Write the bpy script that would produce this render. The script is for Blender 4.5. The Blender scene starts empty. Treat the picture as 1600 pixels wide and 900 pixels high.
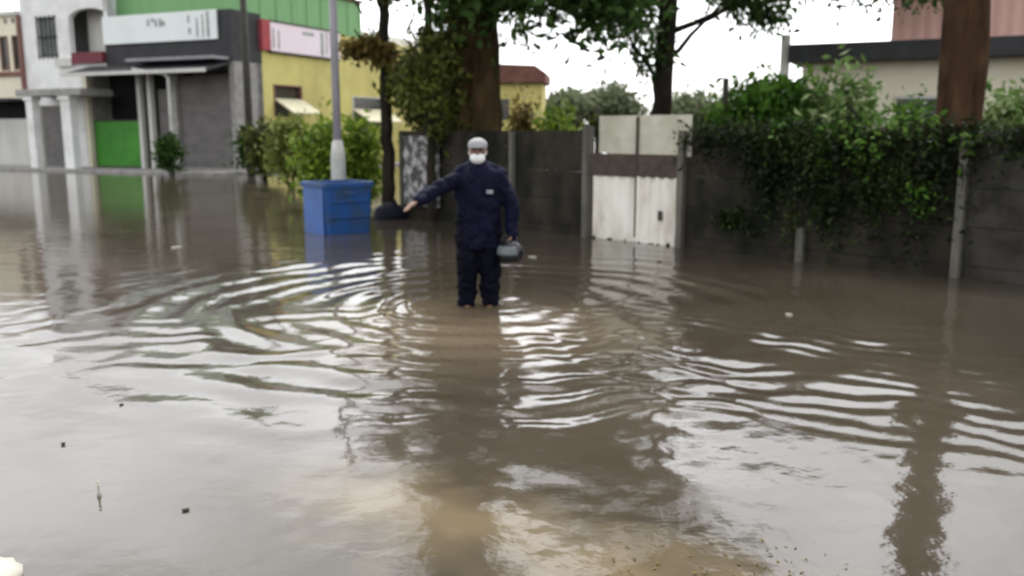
import bpy, math, random
import numpy as np
from mathutils import Vector, Matrix

C = bpy.context.scene
COL = C.collection
R = math.radians
random.seed(4)

# ------------------------------------------------------------------ camera
F, CH, HZ = 1386.0, 1.65, 205.0            # focal length in photo pixels, eye height, horizon row
PITCH = math.atan((450.0 - HZ) / F)
cam_d = bpy.data.cameras.new('camera')
cam = bpy.data.objects.new('camera', cam_d); COL.objects.link(cam)
cam.location = (0, 0, CH)
cam.rotation_euler = (math.pi / 2 - PITCH, 0, 0)
cam_d.sensor_width = 36.0
cam_d.lens = 36.0 * F / 1600.0
cam_d.clip_start = 0.05
cam_d.clip_end = 2000
cam_d.dof.use_dof = True                    # a phone camera focused a little too near
cam_d.dof.focus_distance = 2.2
cam_d.dof.aperture_fstop = 3.1
C.camera = cam

# ------------------------------------------------------------------ sky, sun, exposure
SUN_EL, SUN_AZ = 62.0, 6.0                # the bright part of the overcast, ahead and a little left
w = bpy.data.worlds.new('World'); C.world = w; w.use_nodes = True
nt = w.node_tree; nt.nodes.clear()
sky = nt.nodes.new('ShaderNodeTexSky'); sky.sky_type = 'NISHITA'; sky.sun_disc = False
sky.sun_elevation = R(SUN_EL); sky.sun_rotation = R(SUN_AZ)
sky.air_density = 1.0; sky.dust_density = 2.0; sky.ozone_density = 1.0
hs = nt.nodes.new('ShaderNodeHueSaturation'); hs.inputs['Saturation'].default_value = 0.10
tc = nt.nodes.new('ShaderNodeTexCoord')
mp = nt.nodes.new('ShaderNodeMapping'); mp.inputs['Scale'].default_value = (1, 1, 2.2)
nz = nt.nodes.new('ShaderNodeTexNoise'); nz.inputs['Scale'].default_value = 2.6; nz.inputs['Detail'].default_value = 5
rp = nt.nodes.new('ShaderNodeMapRange'); rp.inputs['From Min'].default_value = .32; rp.inputs['From Max'].default_value = .68
rp.inputs['To Min'].default_value = .55; rp.inputs['To Max'].default_value = 1.25
mul = nt.nodes.new('ShaderNodeVectorMath'); mul.operation = 'SCALE'
bg = nt.nodes.new('ShaderNodeBackground'); bg.inputs['Strength'].default_value = 0.15
out = nt.nodes.new('ShaderNodeOutputWorld')
L = nt.links.new
L(sky.outputs[0], hs.inputs['Color']); L(tc.outputs['Generated'], mp.inputs[0]); L(mp.outputs[0], nz.inputs['Vector'])
L(nz.outputs[0], rp.inputs[0]); L(hs.outputs[0], mul.inputs[0]); L(rp.outputs[0], mul.inputs['Scale'])
L(mul.outputs[0], bg.inputs['Color']); L(bg.outputs[0], out.inputs['Surface'])
sd = bpy.data.lights.new('sun', 'SUN'); sd.energy = 0.8; sd.angle = R(25); sd.color = (1, .96, .9)
sun = bpy.data.objects.new('sun', sd); COL.objects.link(sun)
sdir = Vector((math.sin(R(SUN_AZ)) * math.cos(R(SUN_EL)), math.cos(R(SUN_AZ)) * math.cos(R(SUN_EL)), math.sin(R(SUN_EL))))
sun.rotation_euler = sdir.to_track_quat('Z', 'Y').to_euler()
sun.location = (0, 20, 30)
C.view_settings.view_transform = 'Standard'
C.view_settings.look = 'None'
C.view_settings.gamma = 1
C.view_settings.exposure = 1.72

# ------------------------------------------------------------------ pixel helpers (photo pixels to places in the world)
SP, CP = math.sin(PITCH), math.cos(PITCH)
def ray(px, py):
    u, v = (px - 800) / F, (450 - py) / F
    return Vector((u, CP + v * SP, -SP + v * CP))
def ground(px, py, z=0.0):
    d = ray(px, py); t = (z - CH) / d.z
    return Vector((d.x * t, d.y * t, z))
def at(px, py, Y):
    d = ray(px, py); t = Y / d.y
    return Vector((d.x * t, Y, CH + d.z * t))

class Frame:                                 # a vertical reference frame: x along a facade, y into it
    def __init__(s, o, ang):
        s.o, s.a = Vector((o[0], o[1], 0)), ang
        s.ex = Vector((math.cos(ang), math.sin(ang), 0)); s.ey = Vector((-math.sin(ang), math.cos(ang), 0))
    def front(s, px, py, yl=0.0):            # where a pixel's ray meets the plane y = yl
        d = ray(px, py); p0 = Vector((0, 0, CH))
        t = (s.o + s.ey * yl - p0).dot(s.ey) / d.dot(s.ey)
        q = p0 + d * t - s.o
        return q.dot(s.ex), q.z
    def side(s, px, py, xl=0.0):
        d = ray(px, py); p0 = Vector((0, 0, CH))
        t = (s.o + s.ex * xl - p0).dot(s.ex) / d.dot(s.ex)
        q = p0 + d * t - s.o
        return q.dot(s.ey), q.z
    def w(s, x, y, z=0.0):
        return s.o + s.ex * x + s.ey * y + Vector((0, 0, z))

# ------------------------------------------------------------------ object helpers
def tag(o, label=None, cat=None, group=None, kind=None):
    if label: o['label'] = label
    if cat: o['category'] = cat
    if group: o['group'] = group
    if kind: o['kind'] = kind
    return o
def thing(name, label, cat, loc=(0, 0, 0), rz=0.0, group=None):
    o = bpy.data.objects.new(name, None); COL.objects.link(o)
    o.location = loc; o.rotation_euler = (0, 0, rz); o.empty_display_size = .2
    return tag(o, label, cat, group)
def link_mesh(name, verts, faces, mat, parent=None, smooth=False, bevel=0.0):
    me = bpy.data.meshes.new(name); me.from_pydata([tuple(v) for v in verts], [], faces); me.validate(); me.update()
    o = bpy.data.objects.new(name, me); COL.objects.link(o)
    if mat: me.materials.append(mat)
    if smooth: me.polygons.foreach_set('use_smooth', [True] * len(me.polygons))
    if parent: o.parent = parent
    if bevel:
        m = o.modifiers.new('bevel', 'BEVEL'); m.width = bevel; m.segments = 2; m.limit_method = 'ANGLE'
    return o
class MB:
    def __init__(s): s.v, s.f = [], []
    def box(s, x0, x1, y0, y1, z0, z1):
        b = len(s.v)
        s.v += [(x0, y0, z0), (x1, y0, z0), (x1, y1, z0), (x0, y1, z0), (x0, y0, z1), (x1, y0, z1), (x1, y1, z1), (x0, y1, z1)]
        s.f += [tuple(b + i for i in q) for q in ((0, 3, 2, 1), (4, 5, 6, 7), (0, 1, 5, 4), (1, 2, 6, 5), (2, 3, 7, 6), (3, 0, 4, 7))]
        return s
    def prism(s, poly, a, b_, axis='y'):      # polygon extruded along an axis
        n = len(poly); b = len(s.v)
        def mk(p, d): return (p[0], d, p[1]) if axis == 'y' else ((d, p[0], p[1]) if axis == 'x' else (p[0], p[1], d))
        s.v += [mk(p, a) for p in poly] + [mk(p, b_) for p in poly]
        s.f += [tuple(range(b, b + n)), tuple(range(b + 2 * n - 1, b + n - 1, -1))]
        for i in range(n): s.f.append((b + i, b + (i + 1) % n, b + n + (i + 1) % n, b + n + i))
        return s
    def tube(s, pts, rad, seg=10, wob=0.0, cap=True, ridge=0.0):
        rg = [1 + random.uniform(-ridge, ridge) for _ in range(seg)]
        pts = [Vector(p) for p in pts]
        if not hasattr(rad, '__len__'): rad = [rad] * len(pts)
        b = len(s.v); n = len(pts)
        up = Vector((0.31, .95, .05)).normalized()
        for i, p in enumerate(pts):
            t = (pts[min(i + 1, n - 1)] - pts[max(i - 1, 0)]).normalized()
            u = t.cross(up)
            if u.length < .05: u = t.cross(Vector((1, 0, 0)))
            u.normalize(); v = t.cross(u)
            for k in range(seg):
                a = 2 * math.pi * k / seg
                r = rad[i] * (1 + random.uniform(-wob, wob)) * rg[k]
                s.v.append(p + (u * math.cos(a) + v * math.sin(a)) * r)
        for i in range(n - 1):
            for k in range(seg):
                k2 = (k + 1) % seg
                s.f.append((b + i * seg + k, b + i * seg + k2, b + (i + 1) * seg + k2, b + (i + 1) * seg + k))
        if cap:
            s.f.append(tuple(range(b + seg - 1, b - 1, -1))); s.f.append(tuple(range(b + (n - 1) * seg, b + n * seg)))
        return s
    def ell(s, c, r, su=14, sv=9):
        b = len(s.v); c = Vector(c)
        if not hasattr(r, '__len__'): r = (r, r, r)
        s.v.append(c + Vector((0, 0, r[2])))
        for j in range(1, sv):
            th = math.pi * j / sv
            for k in range(su):
                a = 2 * math.pi * k / su
                s.v.append(c + Vector((r[0] * math.sin(th) * math.cos(a), r[1] * math.sin(th) * math.sin(a), r[2] * math.cos(th))))
        s.v.append(c - Vector((0, 0, r[2]))); e = len(s.v) - 1
        for k in range(su):
            k2 = (k + 1) % su
            s.f.append((b, b + 1 + k, b + 1 + k2))
            for j in range(sv - 2):
                q = b + 1 + j * su
                s.f.append((q + k, q + su + k, q + su + k2, q + k2))
            q = b + 1 + (sv - 2) * su
            s.f.append((q + k, e, q + k2))
        return s
    def corr(s, x0, x1, z0, z1, y, amp=.015, pitch=.12, th=.004, zb=None, axis='y'):   # corrugated sheet, ribs upright
        n = max(4, int((x1 - x0) / pitch * 6)); b = len(s.v)
        prof = []
        for i in range(n + 1):
            x = x0 + (x1 - x0) * i / n
            ph = ((x - x0) / pitch) % 1.0
            o = amp * (1 if ph < .34 else (0 if .5 < ph < .84 else (.5)))
            prof.append((x, y - o))
        for k, (x, yy) in enumerate(prof):
            lo = z0 if zb is None else zb(x)
            for dy in (0, th):
                for z in (lo, z1): s.v.append((x, yy + dy, z) if axis == 'y' else (yy + dy, x, z))
        for i in range(n):
            p, q = b + 4 * i, b + 4 * (i + 1)
            s.f += [(p, q, q + 1, p + 1), (p + 2, p + 3, q + 3, q + 2), (p + 1, q + 1, q + 3, p + 3), (p, p + 2, q + 2, q)]
        s.f += [(b, b + 1, b + 3, b + 2)]; e = b + 4 * n; s.f += [(e, e + 2, e + 3, e + 1)]
        return s
    def build(s, name, mat, parent=None, smooth=False, bevel=0.0):
        return link_mesh(name, s.v, s.f, mat, parent, smooth, bevel)
def B(x0, x1, y0, y1, z0, z1): return MB().box(x0, x1, y0, y1, z0, z1)

# ------------------------------------------------------------------ materials
def mat(name, c1, c2=None, scale=3.0, rough=.8, bump=.0, detail=5, lo=.35, hi=.65, spec=.4, metal=0.0, stretch=(1, 1, 1), c3=None, scale3=.7):
    m = bpy.data.materials.new(name); m.use_nodes = True
    t = m.node_tree; bs = t.nodes['Principled BSDF']
    bs.inputs['Roughness'].default_value = rough; bs.inputs['Metallic'].default_value = metal
    bs.inputs['Specular IOR Level'].default_value = spec
    c2 = c2 or tuple(x * .75 for x in c1)
    tc = t.nodes.new('ShaderNodeTexCoord'); mp = t.nodes.new('ShaderNodeMapping'); mp.inputs['Scale'].default_value = stretch
    t.links.new(tc.outputs['Object'], mp.inputs[0])
    nz = t.nodes.new('ShaderNodeTexNoise'); nz.inputs['Scale'].default_value = scale; nz.inputs['Detail'].default_value = detail
    nz.inputs['Roughness'].default_value = .62
    t.links.new(mp.outputs[0], nz.inputs['Vector'])
    rp = t.nodes.new('ShaderNodeValToRGB')
    rp.color_ramp.elements[0].position = lo; rp.color_ramp.elements[1].position = hi
    rp.color_ramp.elements[0].color = (*c1, 1); rp.color_ramp.elements[1].color = (*c2, 1)
    t.links.new(nz.outputs[0], rp.inputs[0])
    col = rp.outputs[0]
    if c3:
        n3 = t.nodes.new('ShaderNodeTexNoise'); n3.inputs['Scale'].default_value = scale3; n3.inputs['Detail'].default_value = 6
        n3.inputs['Roughness'].default_value = .7
        t.links.new(mp.outputs[0], n3.inputs['Vector'])
        r3 = t.nodes.new('ShaderNodeMapRange'); r3.inputs['From Min'].default_value = .47; r3.inputs['From Max'].default_value = .62
        t.links.new(n3.outputs[0], r3.inputs[0])
        mx = t.nodes.new('ShaderNodeMix'); mx.data_type = 'RGBA'
        t.links.new(r3.outputs[0], mx.inputs['Factor']); t.links.new(col, mx.inputs['A']); mx.inputs['B'].default_value = (*c3, 1)
        col = mx.outputs['Result']
    t.links.new(col, bs.inputs['Base Color'])
    if bump:
        bp = t.nodes.new('ShaderNodeBump'); bp.inputs['Strength'].default_value = bump; bp.inputs['Distance'].default_value = .03
        t.links.new(nz.outputs[0], bp.inputs['Height']); t.links.new(bp.outputs[0], bs.inputs['Normal'])
    return m
def leafmat(name, c1, c2, c3, scale=.9, trans=.25):
    m = bpy.data.materials.new(name); m.use_nodes = True
    t = m.node_tree; bs = t.nodes['Principled BSDF']
    bs.inputs['Roughness'].default_value = .6; bs.inputs['Specular IOR Level'].default_value = .14
    g = t.nodes.new('ShaderNodeNewGeometry'); tc = t.nodes.new('ShaderNodeTexCoord')
    nz = t.nodes.new('ShaderNodeTexNoise'); nz.inputs['Scale'].default_value = scale; nz.inputs['Detail'].default_value = 3
    t.links.new(tc.outputs['Object'], nz.inputs['Vector'])
    ad = t.nodes.new('ShaderNodeMath'); ad.operation = 'MULTIPLY_ADD'; ad.inputs[1].default_value = .55
    t.links.new(g.outputs['Random Per Island'], ad.inputs[0]); 
    sb = t.nodes.new('ShaderNodeMath'); sb.operation = 'MULTIPLY_ADD'; sb.inputs[1].default_value = 1.3; sb.inputs[2].default_value = -.42
    t.links.new(nz.outputs[0], sb.inputs[0]); t.links.new(sb.outputs[0], ad.inputs[2])
    rp = t.nodes.new('ShaderNodeValToRGB'); rp.color_ramp.elements.new(.5)
    for e, p, c in zip(rp.color_ramp.elements, (.15, .5, .9), (c1, c2, c3)):
        e.position = p; e.color = (*c, 1)
    t.links.new(ad.outputs[0], rp.inputs[0]); t.links.new(rp.outputs[0], bs.inputs['Base Color'])
    tr = t.nodes.new('ShaderNodeBsdfTranslucent'); t.links.new(rp.outputs[0], tr.inputs[0])
    mx = t.nodes.new('ShaderNodeMixShader'); mx.inputs[0].default_value = trans
    t.links.new(bs.outputs[0], mx.inputs[1]); t.links.new(tr.outputs[0], mx.inputs[2])
    t.links.new(mx.outputs[0], t.nodes['Material Output'].inputs['Surface'])
    return m
M = dict(
    white=mat('white_paint', (.80, .80, .79), (.70, .70, .69), 1.2, .7, .1, c3=(.62, .61, .59)),
    offwhite=mat('offwhite_paint', (.62, .61, .58), (.50, .49, .45), 1.5, .7, .1, stretch=(1, 1, .25)),
    cream=mat('cream_paint', (.76, .71, .56), (.68, .63, .49), 1.4, .75, .1),
    concrete=mat('grey_concrete', (.34, .33, .31), (.22, .21, .20), 2.5, .85, .3),
    pale_conc=mat('pale_concrete', (.13, .125, .10), (.075, .07, .055), 3.5, .85, .3, stretch=(1, 1, .4)),
    wallc=mat('mossy_concrete', (.042, .036, .028), (.020, .018, .013), 2.2, .92, .5, spec=.15, c3=(.009, .010, .006), scale3=.8, stretch=(1, 1, .6)),
    wallr=mat('stained_concrete', (.050, .046, .040), (.03, .027, .022), 2.0, .92, .4, spec=.15, c3=(.017, .017, .013), scale3=1.0),
    yellow=mat('yellow_render', (.62, .56, .20), (.54, .48, .16), 1.1, .8, .15, c3=(.48, .42, .15), scale3=.45, stretch=(1, 1, .6)),
    green=mat('green_paint', (.20, .40, .17), (.16, .34, .14), 1.0, .6, .1, stretch=(1, 3, .3)),
    greengate=mat('green_gate_paint', (.05, .27, .02), (.035, .19, .015), 1.6, .5, .1),
    dark=mat('dark_fascia', (.035, .036, .038), (.022, .022, .024), 1.6, .7, .1),
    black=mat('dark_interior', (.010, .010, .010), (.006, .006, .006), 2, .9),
    maroon=mat('maroon_paint', (.16, .02, .035), (.11, .015, .025), 2, .6),
    redbrown=mat('red_brown_paint', (.20, .09, .075), (.14, .06, .05), 2, .7),
    shutter=mat('grey_shutter', (.15, .14, .135), (.105, .10, .095), 1.5, .6, .1, stretch=(1, 1, 2)),
    greymetal=mat('grey_metal', (.27, .26, .28), (.19, .18, .20), 6, .45, .1, spec=.5, stretch=(1, 1, .2)),
    palemetal=mat('pale_metal', (.50, .50, .47), (.36, .36, .33), 3, .5, .1),
    darkpole=mat('dark_pole', (.045, .042, .03), (.025, .024, .018), 5, .8, .3),
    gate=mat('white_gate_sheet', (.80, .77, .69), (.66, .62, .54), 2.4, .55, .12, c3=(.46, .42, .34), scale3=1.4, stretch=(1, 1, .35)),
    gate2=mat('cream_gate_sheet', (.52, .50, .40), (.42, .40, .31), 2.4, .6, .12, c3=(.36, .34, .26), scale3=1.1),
    rust=mat('rusty_rail', (.075, .055, .04), (.04, .03, .022), 6, .8, .3),
    blue=mat('lit_blue_plastic', (.05, .13, .38), (.04, .10, .30), 2.0, .5, .08, c3=(.07, .12, .26), scale3=3),  # lighter blue standing in for light on the tub's left face
    bluetop=mat('dark_blue_plastic', (.005, .062, .23), (.004, .05, .18), 2.0, .5, .08, c3=(.02, .05, .11), scale3=3),
    bark=mat('brown_bark', (.066, .042, .020), (.028, .018, .009), 5, .95, .9, spec=.1, stretch=(1, 1, .3), c3=(.030, .028, .011), scale3=1.2),
    redbark=mat('red_brown_bark', (.075, .042, .024), (.030, .017, .010), 5, .95, .9, spec=.1, stretch=(1, 1, .3)),
    darkbark=mat('dark_bark', (.03, .025, .018), (.014, .012, .009), 5, .95, .6, spec=.1, stretch=(1, 1, .3)),
    pink=mat('pink_sheet', (.62, .38, .32), (.54, .32, .27), 1.0, .7, .1, stretch=(1, 1, .2)),
    tile=mat('red_brown_roof', (.17, .075, .055), (.11, .05, .04), 3, .85, .3),
    banner=mat('white_banner', (.76, .80, .78), (.70, .74, .73), .8, .6),
    pinkbanner=mat('pink_white_banner', (.80, .66, .72), (.78, .72, .76), .5, .6),
    print_=mat('faded_print', (.22, .25, .24), (.40, .43, .41), 5, .7),
    printred=mat('red_print', (.38, .06, .07), (.30, .05, .06), 3, .7),
    pane=mat('window_glass', (.05, .045, .04), (.03, .028, .025), 3, .15, spec=.6),
    awning=mat('cream_awning', (.56, .53, .36), (.48, .45, .30), 2, .6),
    poster=mat('mottled_poster', (.05, .05, .05), (.36, .36, .35), 6.5, .8, .1, lo=.45, hi=.6, detail=3),
    navy=mat('navy_raincoat', (.0045, .005, .022), (.003, .0035, .013), 5, .75, .5, spec=.12),
    navytr=mat('navy_trousers', (.0025, .003, .010), (.002, .002, .006), 6, .8, .5, spec=.1),
    skin=mat('brown_skin', (.20, .11, .07), (.16, .085, .055), 8, .55),
    mask=mat('white_mask', (.80, .80, .80), (.74, .74, .75), 8, .8),
    cap=mat('grey_cap', (.33, .33, .33), (.26, .26, .27), 9, .8),
    hair=mat('black_hair', (.012, .010, .009), (.008, .007, .006), 30, .6),
    blackgloss=mat('black_helmet_shell', (.012, .012, .016), (.008, .008, .012), 4, .3, spec=.4),
    visor=mat('grey_visor', (.15, .17, .17), (.10, .12, .12), 4, .4, spec=.3),
    darkcloth=mat('dark_bag', (.006, .006, .016), (.004, .004, .009), 6, .7, .4, spec=.15),
    litter=mat('pale_litter', (.42, .41, .35), (.34, .33, .27), 6, .6),
    twig=mat('dark_twig', (.05, .035, .025), (.03, .022, .016), 6, .9),
    ground=mat('wet_asphalt', (.05, .047, .043), (.035, .033, .03), 6, .7, .3),
    soil=mat('soil', (.08, .065, .04), (.05, .045, .025), 3, .95, .4),
    patch=mat('light_patch', (.30, .30, .33), (.22, .22, .26), 20, .6),
)
G = dict(
    dark=leafmat('dark_leaves', (.014, .032, .008), (.035, .075, .016), (.08, .15, .035), .9, .35),
    olive=leafmat('olive_leaves', (.026, .032, .007), (.065, .078, .015), (.135, .15, .028)),
    mid=leafmat('green_leaves', (.018, .05, .006), (.055, .13, .015), (.14, .24, .04)),
    bright=leafmat('bright_leaves', (.05, .10, .008), (.14, .22, .02), (.27, .33, .05)),
    yellow=leafmat('yellow_green_leaves', (.08, .11, .02), (.18, .21, .05), (.32, .33, .12)),
    pale=leafmat('pale_leaves', (.04, .09, .015), (.12, .20, .05), (.33, .40, .20), 1.6),
    brown=leafmat('dry_leaves', (.06, .04, .012), (.12, .085, .02), (.18, .14, .04)),
    ivy=leafmat('ivy_leaves', (.005, .008, .002), (.013, .022, .005), (.042, .064, .015), 1.2, .15),
    far=leafmat('far_leaves', (.07, .09, .045), (.12, .14, .075), (.17, .20, .11), .5, .3),  # distance haze put into the pale, greyed leaf colour
)

# ------------------------------------------------------------------ foliage and trees
def leaves(name, blobs, n, size, mat_, parent=None, seed=1, clump=.22, per=28, droop=0.0, zs=.75):
    """leaf-sized faces gathered in clumps through the volume of some ellipsoids"""
    rng = np.random.default_rng(seed)
    vol = np.array([b[1][0] * b[1][1] * b[1][2] for b in blobs]) ** .8; vol /= vol.sum()
    nc = max(3, n // per)
    bi = rng.choice(len(blobs), nc, p=vol)
    cen = np.array([b[0] for b in blobs], float)[bi]; rad = np.array([b[1] for b in blobs], float)[bi]
    d = rng.normal(size=(nc, 3)); d /= np.linalg.norm(d, axis=1)[:, None]
    rr = rng.random(nc) ** .45
    cc = cen + d * rad * rr[:, None]
    ci = np.repeat(np.arange(nc), per); N = len(ci)
    cs = clump * (.5 + rng.random(nc))
    off = rng.normal(size=(N, 3)) * cs[ci][:, None] * np.array([1, 1, zs])
    p = cc[ci] + off
    if droop: p[:, 2] -= droop * np.abs(rng.normal(size=N)) * rng.random(N)
    a = rng.normal(size=(N, 3)); a[:, 2] -= .5
    if zs < .2: a[:, 2] *= .08
    a /= np.linalg.norm(a, axis=1)[:, None]
    b = rng.normal(size=(N, 3))
    if zs < .2: b[:, 2] *= .08
    b -= (b * a).sum(1)[:, None] * a; b /= np.linalg.norm(b, axis=1)[:, None]
    s = size * (.55 + .9 * rng.random(N))[:, None]
    nrm = np.cross(a, b)
    v = np.stack([p - a * s, p + b * s * .45 + nrm * s * .12, p + a * s, p - b * s * .45 + nrm * s * .12], 1).reshape(-1, 3)
    me = bpy.data.meshes.new(name)
    me.vertices.add(4 * N); me.vertices.foreach_set('co', v.astype(np.float32).ravel())
    me.loops.add(4 * N); me.loops.foreach_set('vertex_index', np.arange(4 * N, dtype=np.int32))
    me.polygons.add(N); me.polygons.foreach_set('loop_start', np.arange(0, 4 * N, 4, dtype=np.int32))
    me.update(calc_edges=True); me.validate()
    me.materials.append(mat_)
    o = bpy.data.objects.new(name, me); COL.objects.link(o)
    if parent: o.parent = parent
    return o
def limb(mb, p0, p1, r0, r1, n=5, wig=.12, seg=7):
    p0, p1 = Vector(p0), Vector(p1); L_ = (p1 - p0).length
    pts = [p0.lerp(p1, i / n) + (Vector((random.gauss(0, 1), random.gauss(0, 1), random.gauss(0, .6))) * wig * L_ / n if 0 < i < n else Vector()) for i in range(n + 1)]
    mb.tube(pts, [r0 + (r1 - r0) * i / n for i in range(n + 1)], seg, .08)
    return pts
def trunk_mesh(h, r0, r1, limbs, lean=(0, 0), n=12, flare=1.35, wob=.06, seg=16):
    n *= 2; wob *= 1.3
    mb = MB()
    pts = [Vector((lean[0] * i / n + random.gauss(0, .016), lean[1] * i / n + random.gauss(0, .016), -.2 + (h + .2) * i / n)) for i in range(n + 1)]
    rad = [(r0 + (r1 - r0) * i / n) * (flare if i == 0 else 1 + (flare - 1) * max(0, 1 - i * 1.2) * .5) for i in range(n + 1)]
    mb.tube(pts, rad, seg * 2, wob, True, .09)
    for (z0, q, ra, rb) in limbs:
        k = min(n, max(0, (z0 + .2) / (h + .2) * n)); i = int(min(k, n - 1)); s = pts[i].lerp(pts[i + 1], k - i)
        pp = limb(mb, s, q, ra, rb)
        for _ in range(4):                    # twigs
            j = random.randint(2, len(pp) - 1)
            limb(mb, pp[j], pp[j] + Vector((random.gauss(0, 1), random.gauss(0, 1), random.gauss(-.1, .6))) * .35 * (Vector(q) - s).length, rb * 1.1, rb * .3, 4, .15, 5)
    return mb
def bush(name, label, cat, px, py_top, py_bot, wpx, Y, mat_, n=2500, size=.07, seed=1, group=None, dep=None, z0=None, clump=.16, stem=True):
    top = at(px, py_top, Y); bot = at(px, py_bot, Y)
    base = max(0.0, bot.z) if z0 is None else z0
    h = top.z - base; wd = wpx / F * Y / 2
    t = thing(name, label, cat, (top.x, Y, base), 0, group)
    rs = random.Random(seed)
    bl = [((0, 0, h * .52), (wd * .8, (dep or wd) * .8, h * .46))]
    for _ in range(4):
        bl.append(((rs.uniform(-.7, .7) * wd, rs.uniform(-.5, .5) * wd, h * rs.uniform(.25, .8)), (wd * .4, wd * .4, h * .22)))
    leaves('foliage', bl, n, size, mat_, t, seed, clump)
    if stem:
        mb = MB()
        for k in range(4): limb(mb, (rs.uniform(-.1, .1), rs.uniform(-.1, .1), -.15), (rs.uniform(-.6, .6) * wd, rs.uniform(-.4, .4) * wd, h * .8), .03, .01)
        mb.build('stem', M['darkbark'], t)
    return t

# ------------------------------------------------------------------ reference frames of the place
CORNER = ground(374, 270)
SH = Frame(CORNER, R(-24))                     # shop row: x towards the corner, y along the side street
WP, WQ = ground(995, 379), ground(1495, 434)
WA = math.atan2(WQ.y - WP.y, WQ.x - WP.x)
WL = Frame(WP, WA)                             # garden wall and gate
PER = ground(748, 477)                         # where the person stands

# ------------------------------------------------------------------ ground and flood water
def sheet(name, x0, x1, y0, y1, z, m): return link_mesh(name, [(x0, y0, z), (x1, y0, z), (x1, y1, z), (x0, y1, z)], [(0, 1, 2, 3)], m)
tag(sheet('ground', -600, 600, -300, 900, -.30, M['ground']), kind='structure')

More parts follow.
